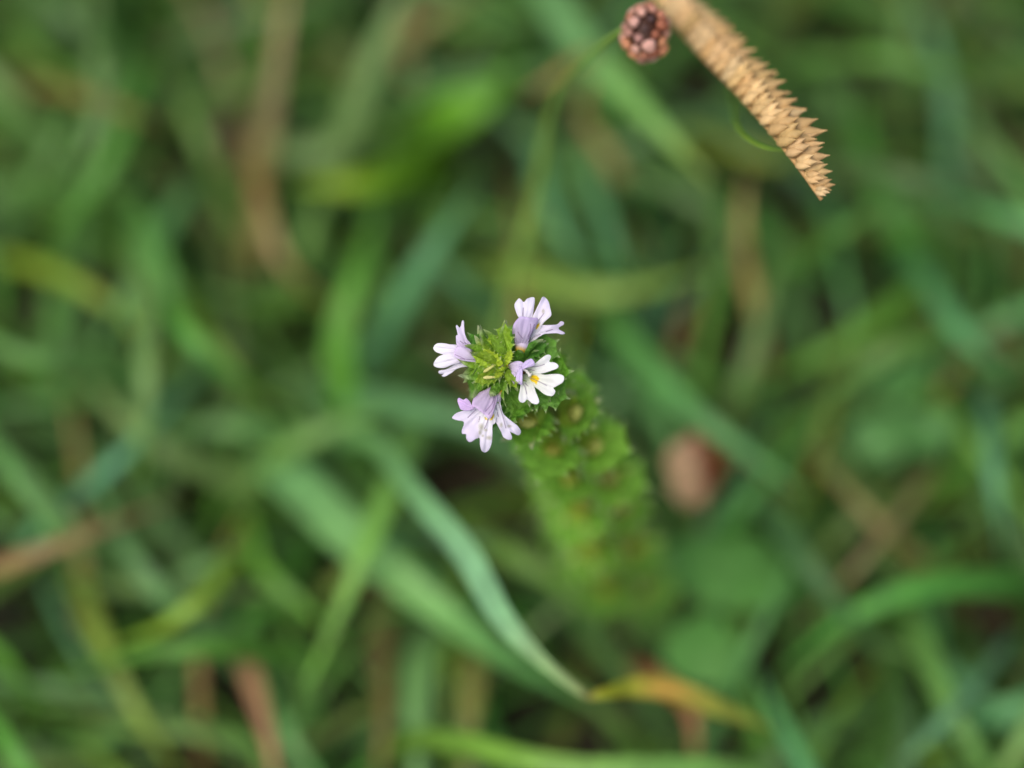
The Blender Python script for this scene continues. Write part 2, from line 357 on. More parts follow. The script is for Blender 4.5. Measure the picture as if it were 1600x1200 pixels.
# low sward and thatch: nobody could count it
def stuff(name, label, count, zr, lnr, wr, pal, lim, holes=True, gain=.8, inner=0):
    V, F, U, C = [], [], [], []
    made = 0; tries = 0
    while made < count and tries < count * 4:
        tries += 1
        x = random.uniform(-lim, lim); y = random.uniform(-lim, lim) + .05
        if max(abs(x), abs(y - .05)) < inner: continue
        a = random.uniform(0, 6.283); ln = random.uniform(*lnr); z = random.uniform(*zr)
        d = Vector((math.cos(a), math.sin(a), 0)); p0 = Vector((x, y, -.006))
        pts = [p0, p0 + d * ln * .25 + Vector((0, 0, z * .75)), p0 + d * ln * .6 + Vector((0, 0, z)), p0 + d * ln + Vector((0, 0, z * random.uniform(.5, .95)))]
        if holes:
            bad = False
            for q in (pts[1], pts[2], pts[3], (pts[1] + pts[2]) / 2, (pts[2] + pts[3]) / 2):
                ux, uy = project(q)
                if any((ux - hx) ** 2 + (uy - hy) ** 2 < hr * hr * .85 for hx, hy, hr in HOLES): bad = True; break
            if bad: continue
        made += 1
        C3 = [Vector(c) for c in catmull([tuple(p) for p in pts], 3)]
        wd = random.uniform(*wr)
        v, f, u = ribbon(C3, width_profile(len(C3), wd), random.uniform(-.7, .7), random.uniform(.1, .4), False)
        o = len(V); V += v; U += u; F += [tuple(i + o for i in q) for q in f]
        c = np.array(lin(random.choice(pal))) * gain * random.uniform(.75, 1.2); C += [c] * len(v)
    return tag(obj(name, V, F, M_STUFF, cols=C, uvs=U), label, 'grass', kind='stuff')
stuff('thatch', 'brown dead thatch lying on the soil under the grass', 2200, (.001, .008), (.02, .06), (.0012, .003),
      [(96, 80, 50), (80, 66, 40), (112, 96, 62), (70, 64, 34), (64, 80, 36)], .33, holes=False, gain=.6)
stuff('low_sward', 'short green meadow grass filling the ground between the long blades', 5200, (.008, .030), (.03, .075), (.0018, .0044),
      [(86, 138, 58), (90, 142, 70), (80, 128, 52), (96, 144, 84), (108, 146, 62), (74, 118, 54), (112, 132, 66)], .33, gain=np.array((.80, .76, .58)))

# ------------------------------------------------------------------ eyebright plant
APEX = P(784, 571, .6); BASE = at(985, 1040, -.4)
AX = [APEX, at(812, 596, 11.4), at(850, 633, 10.6), at(895, 697, 8.9), at(935, 802, 5.9), at(966, 921, 3), BASE]
AXC = [Vector(c) for c in catmull([tuple(p) for p in AX], 10)]
alen = [0]
for i in range(1, len(AXC)): alen.append(alen[-1] + (AXC[i] - AXC[i - 1]).length)
def axis_at(s):
    for i in range(1, len(AXC)):
        if alen[i] >= s or i == len(AXC) - 1:
            f = (s - alen[i - 1]) / (alen[i] - alen[i - 1]); return AXC[i - 1].lerp(AXC[i], f), (AXC[i - 1] - AXC[i]).normalized()
plant = empty('eyebright_plant', BASE)
tag(plant, 'eyebright plant with four small white and lilac flowers on a leafy green spike', 'wildflower')
def rel(vs_): return [Vector(v) - BASE for v in vs_]
def tube(path, rad, k=10, cap=True):
    V, F = [], []; m = len(path)
    for i, p in enumerate(path):
        tg = (path[min(i + 1, m - 1)] - path[max(i - 1, 0)]).normalized()
        e1 = tg.orthogonal().normalized() if i == 0 else (e1 - tg * e1.dot(tg)).normalized()
        e2 = tg.cross(e1)
        for j in range(k):
            a = 2 * math.pi * j / k; V.append(p + (e1 * math.cos(a) + e2 * math.sin(a)) * rad[i])
    for i in range(m - 1):
        for j in range(k): F.append((i * k + j, i * k + (j + 1) % k, (i + 1) * k + (j + 1) % k, (i + 1) * k + j))
    if cap: F.append(tuple(range(k))[::-1]); F.append(tuple((m - 1) * k + j for j in range(k)))
    return V, F
v, f = tube(AXC, [.0003 + .0007 * min(1, i / 18) for i in range(len(AXC))])
st = obj('stem', rel(v), f, M_STEM, plant); st.color = (*[c * .8 for c in lin((110, 120, 60))], 1)

def bract_mesh(seed, ws=1.0, tl=.02):
    rr = random.Random(seed); nt_ = 4
    def wf(t): return ws * .43 * math.sin(math.pi * min(1, (t * .80 + .12))) ** .8
    def half():
        o = [(0, .05), (.06, .13)]
        for i in range(nt_):
            t0 = .14 + .70 * i / nt_; o.append((t0, wf(t0) * .80))
            tt = t0 + .135 + rr.uniform(-.015, .015)
            o.append((tt - .035, wf(tt) * 1.08)); o.append((tt + .03, wf(tt) * 1.22 + tl))
            o.append((tt + .028, wf(tt) * .98))
        o.append((.87, wf(.87) * .62)); o.append((.94, .045))
        return o
    a = half(); b = half()
    ol = a + [(1.06, 0)] + [(x, -y) for x, y in reversed(b)]
    q, fc = fill(ol, .06)
    V = []
    for x, y in q:
        z = .35 * abs(y) + .18 * x * x - .30 * max(0, x - .55) ** 2 - .25 * y * y
        vein = math.cos((x - abs(y) * .8) * 2 * math.pi / .175)
        z += .012 * vein * min(1, abs(y) / .08) * max(0, 1 - abs(y) / .42)
        V.append((x, y, z))
    me = bpy.data.meshes.new('leaf'); me.from_pydata(V, [], fc)
    tips = np.array([ol[i] for i in range(len(ol)) if i % 4 == 0 and 4 <= i < 2 + 4 * nt_] or [(1.06, 0)])
    tips = np.array([p for p in ol if abs(p[1]) > wf(min(1, p[0])) * 1.1] + [(1.06, 0)])
    tw = [float(np.clip(1 - np.linalg.norm(tips - np.array((x, y)), axis=1).min() / .11, 0, 1)) for x, y in q]
    ca = me.color_attributes.new('Tip', 'FLOAT_COLOR', 'POINT'); ca.data.foreach_set('color', np.array([(k, k, k, 1) for k in tw], dtype=np.float32).ravel()); me.polygons.foreach_set('use_smooth', [True] * len(me.polygons)); me.materials.append(M_LEAF)
    return me
BR = [bract_mesh(s) for s in range(4)]; BRN = [bract_mesh(s, .50, .07) for s in range(10, 13)]
def calyx_mesh(seed, flare=1.0):
    rr = random.Random(seed); V, F = [], []; k = 5; rows = 5; trow = 5
    prof = [(.0, .10), (.12, .2), (.3, .25), (.5, .26), (.62, .27)]
    for c in range(4):
        c0 = math.pi / 2 * c + math.pi / 4; lens = .45 + rr.uniform(-.05, .08)
        grid = []
        for (z, r) in prof: grid.append([(c0 + (j / (k - 1) - .5) * math.pi / 2, r, z) for j in range(k)])
        for i in range(1, trow + 1):
            s = i / trow
            grid.append([(c0 + (j / (k - 1) - .5) * math.pi / 2 * (1 - s) ** .9, .27 + .13 * flare * s * s + .03 * s, .62 + lens * s) for j in range(k)])
        o = len(V)
        for row in grid:
            for a, r, z in row:
                bul = 1 + .10 * math.cos(4 * (a - c0)); V.append((r * bul * math.cos(a), r * bul * math.sin(a), z))
        for i in range(len(grid) - 1):
            for j in range(k - 1): F.append((o + i * k + j, o + i * k + j + 1, o + (i + 1) * k + j + 1, o + (i + 1) * k + j))
    me = bpy.data.meshes.new('calyx'); me.from_pydata(V, [], F)
    ca = me.color_attributes.new('Tip', 'FLOAT_COLOR', 'POINT'); ca.data.foreach_set('color', np.array([(k, k, k, 1) for k in [max(0, (v_[2] - .8) / .3) for v_ in V]], dtype=np.float32).ravel()); me.polygons.foreach_set('use_smooth', [True] * len(me.polygons)); me.materials.append(M_LEAF)
    return me
CX = [calyx_mesh(1), calyx_mesh(2, 1.4), calyx_mesh(3, .8)]
def lathe_mesh(name, prof, k, m_, flat=1.0):
    V, F = [], []
    for z, r in prof:
        for j in range(k):
            a = 2 * math.pi * j / k; V.append((r * math.cos(a), r * math.sin(a) * flat, z))
    for i in range(len(prof) - 1):
        for j in range(k): F.append((i * k + j, i * k + (j + 1) % k, (i + 1) * k + (j + 1) % k, (i + 1) * k + j))
    me = bpy.data.meshes.new(name); me.from_pydata(V, [], F); me.polygons.foreach_set('use_smooth', [True] * len(me.polygons)); me.materials.append(m_)
    return me
CAPS = lathe_mesh('capsule', [(0, .02), (.1, .12), (.3, .2), (.5, .21), (.66, .17), (.76, .08), (.8, .02), (.95, .012)], 10, M_LEAF, .7)
BUD = lathe_mesh('bud', [(0, .06), (.2, .11), (.45, .15), (.7, .17), (.88, .13), (.98, .05), (1, .01)], 10, M_BUD, .75)

def frame(loc, zdir, ydir_hint, s):
    z = zdir.normalized(); x = ydir_hint.cross(z)
    x = x.normalized() if x.length > 1e-6 else z.orthogonal().normalized()
    y = z.cross(x); m = Matrix((x, y, z)).transposed().to_4x4()
    return Matrix.Translation(loc - BASE) @ m @ Matrix.Scale(s, 4)
def leaf_frame(loc, out, axis, ang, s):
    """leaf along its local x; ang = angle away from the axis"""
    x = (axis * math.cos(ang) + out * math.sin(ang)).normalized(); z = (axis * math.sin(ang) - out * math.cos(ang)).normalized(); y = z.cross(x)
    m = Matrix((x, y, z)).transposed().to_4x4()
    return Matrix.Translation(loc - BASE) @ m @ Matrix.Scale(s, 4)
def gcol(c, g=1.0):
    f = random.uniform(.88, 1.12)
    return tuple(v * g * f * random.uniform(.98, 1.02) for v in lin(c))
NODES = [  # distance from apex mm, azimuth of the pair, leaf length mm, angle from axis, calyx size mm (0 none), colour
 (.4, 20, 1.8, 16, 0, (156, 186, 46)), (.8, 110, 2.4, 24, 0, (150, 186, 44)),
 (8.0, 172, 7.6, 76, 0, (104, 156, 46)), (9.2, 72, 7.8, 74, 0, (98, 152, 46)),
 *[(11 + 5.6 * k + .12 * k * k, 165 if k % 2 == 0 else 75, 8.2 + min(1.8, .3 * k), 66 + min(10, 1.0 * k), 6.0 + min(.8, .1 * k), (124, 176, 62) if k < 10 else (108, 156, 58)) for k in range(13)],
 (106, 165, 9, 82, 0, (76, 118, 46)),
]
for ni, (dist, az, ln, ang, cs, col) in enumerate(NODES):
    p, ax = axis_at(dist * .001)
    e1 = (RT - ax * RT.dot(ax)).normalized(); e2 = ax.cross(e1)
    for s in (0, 180):
        a = R(az + s + random.uniform(-7, 7)); out = e1 * math.cos(a) + e2 * math.sin(a)
        o = inst('leaf', BR[random.randrange(4)], leaf_frame(p + out * .0005, out, ax, R(ang + random.uniform(-6, 6)), ln * .001 * random.uniform(.92, 1.08)), plant, gcol(col, 1.15))
        if cs:
            ca_ = R(ang * .62); cd_ = ax * math.cos(ca_) + out * math.sin(ca_)
            cx = inst('calyx', CX[random.randrange(3)], frame(p + out * .0008, cd_, out, cs * .001 * random.uniform(.9, 1.08)), plant, gcol((176, 204, 70), 1.1))
            if ni > 3:
                cp = bpy.data.objects.new('capsule', CAPS); COL.objects.link(cp); cp.parent = cx; cp.matrix_local = Matrix.Translation((0, 0, .12)) @ Matrix.Scale(1.0, 4)
                cp.color = (*gcol(random.choice([(190, 204, 84), (204, 206, 110), (186, 190, 80)]), .95), 1)
# extra calyx points around the crown, towards the open side of the spike
for (bx, by, bh, tx, ty, th, s, c) in [(776, 566, -.6, 742, 530, -.3, 4.6, (120, 164, 44)), (778, 565, .2, 748, 545, .9, 3.8, (146, 182, 44)), (774, 572, -1, 738, 577, -.8, 4.4, (126, 170, 44)),
                                    (783, 580, -.8, 742, 598, -.6, 4.8, (112, 160, 42)), (786, 562, -.2, 776, 518, -.2, 4.4, (128, 172, 44)), (812, 556, -1.5, 836, 528, -1, 3.6, (84, 138, 44)),
                                    (790, 576, -.2, 800, 590, .4, 3, (136, 174, 44))]:
    a = P(bx, by, bh); b = P(tx, ty, th)
    inst('calyx', CX[random.randrange(3)], frame(a, b - a, UP, s * .001), plant, gcol(c, .95))
for (bx, by, bh, tx, ty, th, s, c, m) in [(776, 589, .9, 757, 590, 1.4, 1.9, (236, 232, 150), 0), (774, 570, 1.2, 756, 581, 1.3, 1.9, (220, 220, 130), 0)]:
    a = P(bx, by, bh); b = P(tx, ty, th)
    inst('bud', BUD, frame(a, b - a, UP, s * .001), plant, lin(c))
# young bracts of the crown, narrow and sharply toothed
for (bx, by, bh, tx, ty, th, sz, c, nar) in [(790, 578, -.2, 744, 594, .4, 4.6, (156, 192, 50), 1), (790, 584, -1.2, 752, 616, -1.4, 5.0, (118, 166, 50), 0), (789, 566, .2, 791, 503, .6, 5.4, (146, 188, 46), 1),
        (784, 570, .6, 752, 541, 1.4, 3.4, (178, 204, 54), 1), (782, 566, -.4, 768, 524, .2, 4.2, (158, 194, 48), 1), (780, 572, .2, 741, 556, .4, 3.8, (168, 200, 52), 1), (778, 566, -1.4, 733, 524, -1.6, 5.4, (86, 142, 46), 1),
        (790, 570, .8, 798, 545, 1.6, 2.4, (180, 206, 56), 1), (788, 574, .6, 776, 588, 1.2, 2.2, (176, 202, 54), 1), (790, 576, .2, 806, 603, .2, 3, (150, 188, 52), 1),
        (806, 560, -1.6, 846, 540, -2, 4.6, (84, 140, 44), 1), (812, 570, -3, 876, 532, -3.4, 6.0, (104, 156, 58), 0), (816, 600, -3, 888, 626, -3.2, 6.4, (108, 160, 58), 0), (800, 600, -3.6, 812, 648, -4.6, 5.0, (116, 166, 56), 0)]:
    a = P(bx, by, bh); b = P(tx, ty, th); x = (b - a).normalized(); y = (-FWD).cross(x).normalized(); z = x.cross(y)
    inst('leaf', random.choice(BRN) if nar else BR[random.randrange(4)], Matrix.Translation(a - BASE) @ Matrix((x, y, z)).transposed().to_4x4() @ Matrix.Rotation(random.uniform(-.4, .4), 4, 'X') @ Matrix.Scale(sz * .001, 4), plant, gcol(c, .95))

# ---- flowers: every lobe a cupped surface of its own
WHITE, LILAC, PINK, GREY, VEIN, YELL = (250, 249, 253), (228, 214, 240), (232, 208, 244), (198, 184, 214), (118, 84, 132), (242, 212, 24)
def petal(parent, name, org, sc, pts, base, tip, h, arch=0, curl=0, c0=WHITE, c1=WHITE, cen=None, veins=(), yel=(), stains=(), green=None, wav=.2, vw=.62, dh=0):
    T = lambda p: np.array((org[0] + p[0] / sc, org[1] + p[1] / sc))
    ol = catmull([T(p) for p in pts], 5, True)
    q, fc = fill(ol, .95)
    b, t = T(base), T(tip); d = t - b; Ld = np.linalg.norm(d); d = d / Ld; nn = np.array((-d[1], d[0]))
    s = ((q - b) @ d) / Ld; wl = (q - b) @ nn; hw = max(1, np.abs(((np.array(ol) - b) @ nn)).max()); wn = wl / hw
    sc_ = np.clip(s, -.2, 1.25)
    hh = dh + h[0] + (h[1] - h[0]) * sc_ + arch * 4 * sc_ * (1 - sc_) + curl * wn ** 2
    hh = hh - .16 * np.exp(-(wn / .16) ** 2) * np.clip(sc_ * 2, 0, 1) + .05 * np.sin(np.arctan2(wl, np.maximum(1, (q - b) @ d + 8)) * 26)
    ph = random.uniform(0, 6)
    hh = hh + wav * np.sin(q[:, 0] * .21 + ph) * np.cos(q[:, 1] * .19 - ph) * np.clip(s, 0, 1)
    ed = polydist(q, ol, True)
    C = np.zeros((len(q), 3)); A0, A1 = np.array(lin(c0)), np.array(lin(c1))
    f = np.clip(s, 0, 1)[:, None]; C = A0 * (1 - f) + A1 * f
    C = C * (1 - .05 * (np.sin(np.arctan2(wl, np.maximum(1, (q - b) @ d + 8)) * 34) > .6)[:, None] * np.clip(1.1 - s, 0, 1)[:, None])
    if cen is not None:
        k = np.clip((ed / 5.0), 0, 1)[:, None] ** 1.3 * (.8 if len(cen) < 4 else cen[3]); C = C * (1 - k) + np.array(lin(cen[:3])) * k
    if green:
        gx = T(green[:2]); k = np.clip(1 - np.linalg.norm(q - gx, axis=1) / (green[2] / sc), 0, 1)[:, None] ** .8 * .75; C = C * (1 - k) + np.array(lin((176, 196, 140))) * k
    for yp in yel:
        pl = [T(p) for p in yp]; ins = inside(pl, q); dd = polydist(q, pl, True)
        k = np.where(ins, np.clip(.4 + dd / 1.5, 0, 1), np.clip(.4 - dd / 1.5, 0, 1))[:, None]; C = C * (1 - k) + np.array(lin(YELL)) * k
    for vn in veins:
        pl = catmull([T(p) for p in vn], 5); dd = polydist(q, pl)
        k = np.clip(1.25 - dd / (vw * 1.25), 0, 1)[:, None] * .8; C = C * (1 - k) + np.array(lin(VEIN)) * k
    for (x, y, rx, ry) in stains:
        c = T((x, y)); k = np.clip(1.3 - np.hypot((q[:, 0] - c[0]) * sc / rx, (q[:, 1] - c[1]) * sc / ry) + .25 * np.sin(q[:, 0] * 2.1) * np.sin(q[:, 1] * 1.7), 0, 1)[:, None] * .6
        C = C * (1 - k) + np.array(lin((168, 164, 120))) * k
    V = [P(q[i, 0], q[i, 1], hh[i]) - BASE for i in range(len(q))]
    fc = [tuple(reversed(x)) for x in fc]
    o = obj(name, V, fc, M_PETAL, parent, cols=np.clip(C, 0, 1))
    md = o.modifiers.new('thickness', 'SOLIDIFY'); md.thickness = .00014; md.offset = -1
    return o
def flower(tp, label, cal):
    """corolla tube along pixel points (px, py, h, radius mm) with yellow throat; calyx at its foot"""
    path = [P(a, b, c) for a, b, c, r in tp]; C3 = [Vector(c) for c in catmull([tuple(p) for p in path], 6)]
    rad = [x[0] * .001 for x in catmull([(p[3],) for p in tp], 6)]
    v, f = tube(C3, rad, 14, False)
    n_ = len(C3); y0, w0 = np.array(lin((228, 188, 26))), np.array(lin(LILAC)); C = []
    for i in range(n_):
        s = i / (n_ - 1); k = max(0, min(1, (s - .45) / .25)); C += [y0 * (1 - k) + w0 * k] * 14
    o = obj('flower', rel(v), f, M_PETAL, plant, cols=C); o['label'] = label
    md = o.modifiers.new('thickness', 'SOLIDIFY'); md.thickness = .00012
    a, b, s, c = P(*cal[0]), P(*cal[1]), cal[2], cal[3]
    inst('calyx', CX[1], frame(a, b - a, UP, s * .001), plant, gcol(c, .95))
    return o
# flower with the speckled lower lip
O, S = (700, 595), 10.0
f4 = flower([(782, 594, -1.6, .45), (779, 606, -1, .6), (775, 617, -.9, .8), (772, 626, -.9, .9)], 'eyebright flower with brown-speckled lower lip', ((789, 582, -2.4), (779, 602, -1.6), 4.4, (104, 154, 44)))
petal(f4, 'petal', O, S, [(375, 440), (250, 470), (130, 510), (65, 570), (90, 600), (160, 620), (242, 640), (240, 720), (215, 790), (225, 830), (280, 835), (285, 900), (320, 950), (370, 950), (430, 910), (490, 880), (482, 760), (475, 660), (500, 560), (520, 480), (440, 420)],
      (560, 420), (220, 780), (-.6, -1.9), .3, -.3, (246, 243, 252), (240, 230, 252), veins=[[(440, 450), (385, 500), (310, 575)]])
petal(f4, 'petal', O, S, [(500, 500), (478, 640), (466, 720), (484, 880), (498, 910), (500, 1000), (520, 1080), (565, 1118), (620, 1100), (660, 1040), (685, 960), (692, 850), (698, 700), (742, 650), (765, 480), (700, 420), (560, 440)],
      (650, 450), (580, 1110), (-.3, -2.0), .35, -.15, (250, 249, 251), (242, 236, 253), veins=[[(630, 590), (605, 670), (570, 750)], [(500, 560), (478, 640)]],
      yel=[[(560, 560), (610, 585), (620, 615), (585, 610)], [(655, 590), (690, 540), (720, 510), (722, 560), (690, 615), (650, 620)]], stains=[(520, 720, 45, 60), (500, 810, 30, 40), (640, 890, 55, 35), (590, 770, 30, 25), (545, 860, 22, 22)])
petal(f4, 'petal', O, S, [(770, 215), (815, 250), (822, 370), (855, 490), (915, 570), (1000, 640), (1080, 700), (1130, 760), (1140, 810), (1110, 850), (1060, 840), (968, 792), (1000, 880), (985, 920), (920, 915), (860, 870), (830, 800), (770, 690), (730, 600), (715, 480), (735, 330)],
      (760, 330), (1050, 860), (-.5, -1.9), .35, -.2, (247, 246, 250), (241, 234, 253), veins=[[(785, 310), (820, 440), (865, 590), (905, 740)], [(745, 380), (765, 480), (790, 560)]], stains=[(830, 690, 25, 40), (960, 710, 45, 25)])
petal(f4, 'upper_lip', O, S, [(690, 88), (570, 145), (460, 195), (400, 270), (372, 370), (395, 410), (430, 420), (520, 490), (600, 552), (650, 592), (690, 562), (722, 440), (755, 330), (765, 220), (745, 105)],
      (720, 100), (560, 560), (-.6, 1.0), .9, -.9, (206, 184, 216), PINK, cen=(196, 182, 208, .75), veins=[[(700, 120), (715, 250), (690, 350), (590, 475)], [(750, 220), (730, 340), (690, 450), (635, 522)]])
petal(f4, 'upper_lip_lobe', O, S, [(150, 290), (170, 274), (240, 296), (285, 280), (330, 320), (365, 372), (400, 405), (385, 450), (250, 466), (190, 420), (155, 340)], (410, 430), (150, 290), (.2, .7), .2, .2, PINK, (232, 202, 248))
# flower facing straight up to the light
O, S = (780, 540), 10.909
f3 = flower([(789, 567, -2, .45), (794, 572, -1.4, .6), (803, 581, -.4, 1.1), (813, 587, .1, 1.5)], 'eyebright flower wide open with yellow spot on white lower lip', ((782, 562, -2.6), (795, 573, -1.8), 3.8, (100, 150, 44)))
petal(f3, 'petal', O, S, [(400, 400), (510, 350), (600, 310), (700, 230), (780, 175), (840, 158), (885, 190), (856, 276), (940, 285), (1000, 325), (1010, 360), (980, 390), (860, 430), (740, 465), (640, 480), (560, 500), (450, 480)],
      (430, 450), (980, 260), (-1.3, .2), .25, .3, (232, 236, 226), WHITE, veins=[[(540, 362), (680, 350), (770, 320)], [(520, 410), (600, 425)]], green=(470, 470, 190), dh=1.2)
petal(f3, 'petal', O, S, [(540, 480), (640, 470), (760, 500), (900, 492), (1020, 490), (1090, 520), (1105, 570), (1080, 630), (1000, 680), (922, 716), (955, 770), (945, 820), (900, 855), (820, 850), (740, 810), (670, 750), (570, 680), (470, 620), (450, 520)],
      (470, 540), (1060, 720), (-1.2, .5), .2, .35, (226, 232, 212), WHITE, veins=[[(540, 552), (660, 605), (810, 680)]], yel=[[(560, 495), (640, 510), (690, 560), (660, 610), (632, 672), (600, 630), (515, 600), (525, 560)]], green=(450, 540, 130), dh=1.2)
petal(f3, 'petal', O, S, [(385, 480), (365, 650), (352, 760), (330, 880), (350, 940), (400, 970), (440, 955), (482, 915), (540, 970), (610, 1000), (660, 985), (675, 940), (650, 860), (610, 760), (575, 660), (520, 570), (440, 460)],
      (430, 500), (510, 980), (-1.3, .1), .2, .3, (226, 232, 212), WHITE, veins=[[(400, 640), (440, 710), (470, 825)], [(440, 640), (490, 690)]], green=(450, 520, 170), dh=1.2)
petal(f3, 'upper_lip', O, S, [(150, 345), (200, 298), (280, 265), (350, 265), (412, 300), (405, 400), (395, 470), (350, 480), (310, 540), (285, 572), (230, 535), (205, 480), (212, 400)],
      (160, 350), (400, 400), (-.8, .6), .5, -.7, (214, 198, 226), (230, 214, 246), cen=(218, 206, 230, .5), dh=1.2)
petal(f3, 'upper_lip_lobe', O, S, [(388, 392), (405, 310), (470, 250), (545, 222), (585, 255), (606, 306), (590, 342), (510, 366), (430, 397)], (390, 400), (590, 260), (.7, .9), .3, -.3, (226, 210, 246), (232, 216, 250), dh=1.2)
petal(f3, 'upper_lip_lobe', O, S, [(398, 395), (396, 520), (392, 662), (340, 650), (290, 610), (284, 560), (300, 450), (345, 385)], (370, 400), (340, 660), (.7, .7), .3, -.3, (226, 210, 246), (232, 216, 250), dh=1.2)
sa, sb = P(817, 577, 1.3), P(828, 586, 1.1); v, f = tube([sa, sa.lerp(sb, .5) + UP * .0002, sb.lerp(sa, .12), sb, sb + (sb - sa) * .1], [.00016, .00018, .0002, .0004, .0002], 8)
obj('stamen', rel(v), f, M_PETAL, f3, cols=[lin((246, 244, 236))] * len(v))
sa, sb = P(815, 580, .8), P(819, 583, 1.2); v, f = tube([sa, sb], [.0003, .0002], 8)
obj('anther', rel(v), f, M_PETAL, f3, cols=[lin((92, 66, 30))] * len(v))
# flower with its hood towards the viewer
O, S = (780, 450), 10.909
f2 = flower([(812, 562, -2, .4), (813, 550, -1, .65), (815, 541, -.9, .9), (818, 532, -.9, 1.0)], 'eyebright flower with lilac hood and two-pronged side lobe', ((801, 572, -2.6), (812, 552, -1.4), 4.0, (92, 146, 44)))
petal(f2, 'petal', O, S, [(340, 520), (290, 420), (262, 280), (330, 180), (370, 195), (420, 240), (480, 180), (600, 165), (592, 350), (560, 500), (520, 620), (400, 640)], (440, 640), (430, 170), (-.6, -.9), .3, -.3, (240, 234, 250), (244, 239, 253), veins=[[(410, 340), (400, 480)]], cen=(242, 240, 252, .4))
petal(f2, 'petal', O, S, [(560, 520), (640, 350), (710, 220), (740, 155), (780, 160), (840, 230), (872, 350), (890, 440), (870, 490), (770, 580), (700, 680), (640, 760), (560, 740)], (580, 740), (800, 170), (-.7, -1.3), .3, .25, (247, 245, 247), (240, 232, 252), veins=[[(760, 430), (720, 490), (670, 550)]], yel=[[(620, 700), (640, 620), (690, 590), (690, 640), (640, 710)]], stains=[(750, 395, 30, 45)])
petal(f2, 'petal', O, S, [(500, 880), (560, 740), (680, 640), (800, 632), (990, 620), (1050, 570), (1095, 580), (1100, 622), (1012, 690), (1120, 765), (1080, 790), (980, 772), (860, 770), (740, 792), (620, 880), (530, 955)], (540, 850), (1110, 680), (-.8, -1.5), .4, -.2, (244, 240, 248), (238, 228, 251), veins=[[(800, 742), (910, 705)], [(530, 890), (600, 830), (700, 795)]])
petal(f2, 'upper_lip', O, S, [(265, 780), (226, 790), (225, 690), (260, 590), (340, 500), (400, 485), (520, 505), (650, 510), (655, 580), (600, 700), (540, 820), (485, 930), (400, 990), (310, 1000), (275, 980), (260, 880)],
      (370, 1000), (460, 490), (-.5, .8), 1.0, -.8, (206, 190, 216), (228, 208, 248), cen=(194, 182, 210, .75), veins=[[(535, 615), (530, 720), (490, 830)], [(600, 620), (560, 760), (500, 870)], [(320, 750), (350, 800), (400, 860)]])
# flower seen from behind
O, S = (670, 490), 10.0
f1 = flower([(757, 570, -1.8, .4), (750, 568, -1.2, .55), (742, 563, -.9, .8), (735, 560, -.9, .9)], 'eyebright flower seen from behind with plain white lobes', ((776, 570, -2.4), (754, 569, -1.5), 4.2, (112, 160, 44)))
petal(f1, 'petal', O, S, [(460, 500), (330, 480), (250, 465), (130, 465), (70, 530), (100, 590), (160, 620), (230, 640), (330, 660), (470, 640)], (500, 570), (70, 530), (-.7, -1.2), .3, -.3, (240, 232, 250), WHITE)
petal(f1, 'petal', O, S, [(225, 640), (130, 690), (72, 790), (120, 840), (240, 850), (350, 810), (460, 770), (560, 720), (500, 640), (360, 620)], (540, 680), (70, 800), (-.6, -1.1), .3, -.3, (240, 232, 250), WHITE)
petal(f1, 'petal', O, S, [(670, 812), (600, 782), (500, 762), (420, 785), (280, 865), (170, 890), (150, 920), (180, 945), (240, 940), (200, 970), (240, 985), (310, 950), (400, 890), (500, 842), (640, 826)], (660, 815), (170, 950), (-1.3, -1.8), .2, -.2, (236, 232, 244), (246, 242, 255))
petal(f1, 'upper_lip_lobe', O, S, [(438, 500), (424, 350), (450, 330), (425, 200), (445, 180), (490, 220), (520, 112), (552, 130), (552, 290), (600, 400), (680, 490), (745, 512), (690, 560), (640, 600), (520, 570)], (620, 560), (490, 140), (-.3, .4), .3, -.3, (220, 202, 236), (242, 236, 252), veins=[[(490, 430), (545, 470)], [(560, 455), (640, 500)]])
petal(f1, 'upper_lip', O, S, [(400, 590), (440, 520), (540, 520), (640, 550), (680, 620), (740, 700), (800, 790), (800, 805), (720, 765), (560, 735), (480, 715), (400, 660)], (790, 790), (400, 620), (-.5, .4), .8, -.6, (214, 204, 224), (234, 216, 246), cen=(214, 204, 224, .5), veins=[[(410, 640), (480, 670), (580, 712), (760, 725)], [(490, 705), (560, 715)]])

# ------------------------------------------------------------------ golden crested seed head
def spikelet_mesh():
    V, F = [], []
    for gi, (ax_, off, s, w_) in enumerate([(0, (0, 0, 0), 1, .235), (.2, (.06, .08, .10), .80, .2), (-.2, (.04, -.07, .06), .78, .19)]):
        prof = [(0, .3), (.15, .8), (.35, 1), (.55, .86), (.75, .5), (.9, .18), (1.02, .03)]; k = 7; o = len(V)
        for z, r in prof:
            for j in range(k):
                a = 2 * math.pi * j / k; p = Vector((z * s, r * w_ * math.cos(a), r * w_ * math.sin(a) * .8)); p = Matrix.Rotation(ax_, 3, 'Z') @ p
                V.append(tuple(p + Vector(off)))
        for i in range(len(prof) - 1):
            for j in range(k): F.append((o + i * k + j, o + i * k + (j + 1) % k, o + (i + 1) * k + (j + 1) % k, o + (i + 1) * k + j))
        F.append(tuple(o + j for j in range(k))[::-1])
    me = bpy.data.meshes.new('spikelet'); me.from_pydata(V, [], F); me.polygons.foreach_set('use_smooth', [True] * len(me.polygons)); me.materials.append(M_DRY)
    return me
SPK = spikelet_mesh()
RA = [at(700, -760, -.4), at(800, -520, 5), at(890, -260, 9), at(955, -110, 10.6), at(1018, -10, 11.3), at(1084, 72, 11.9), at(1152, 145, 12.5), at(1200, 200, 12.8), at(1246, 258, 12.9), at(1284, 312, 12.7)]
RC = [Vector(c) for c in catmull([tuple(p) for p in RA], 10)]
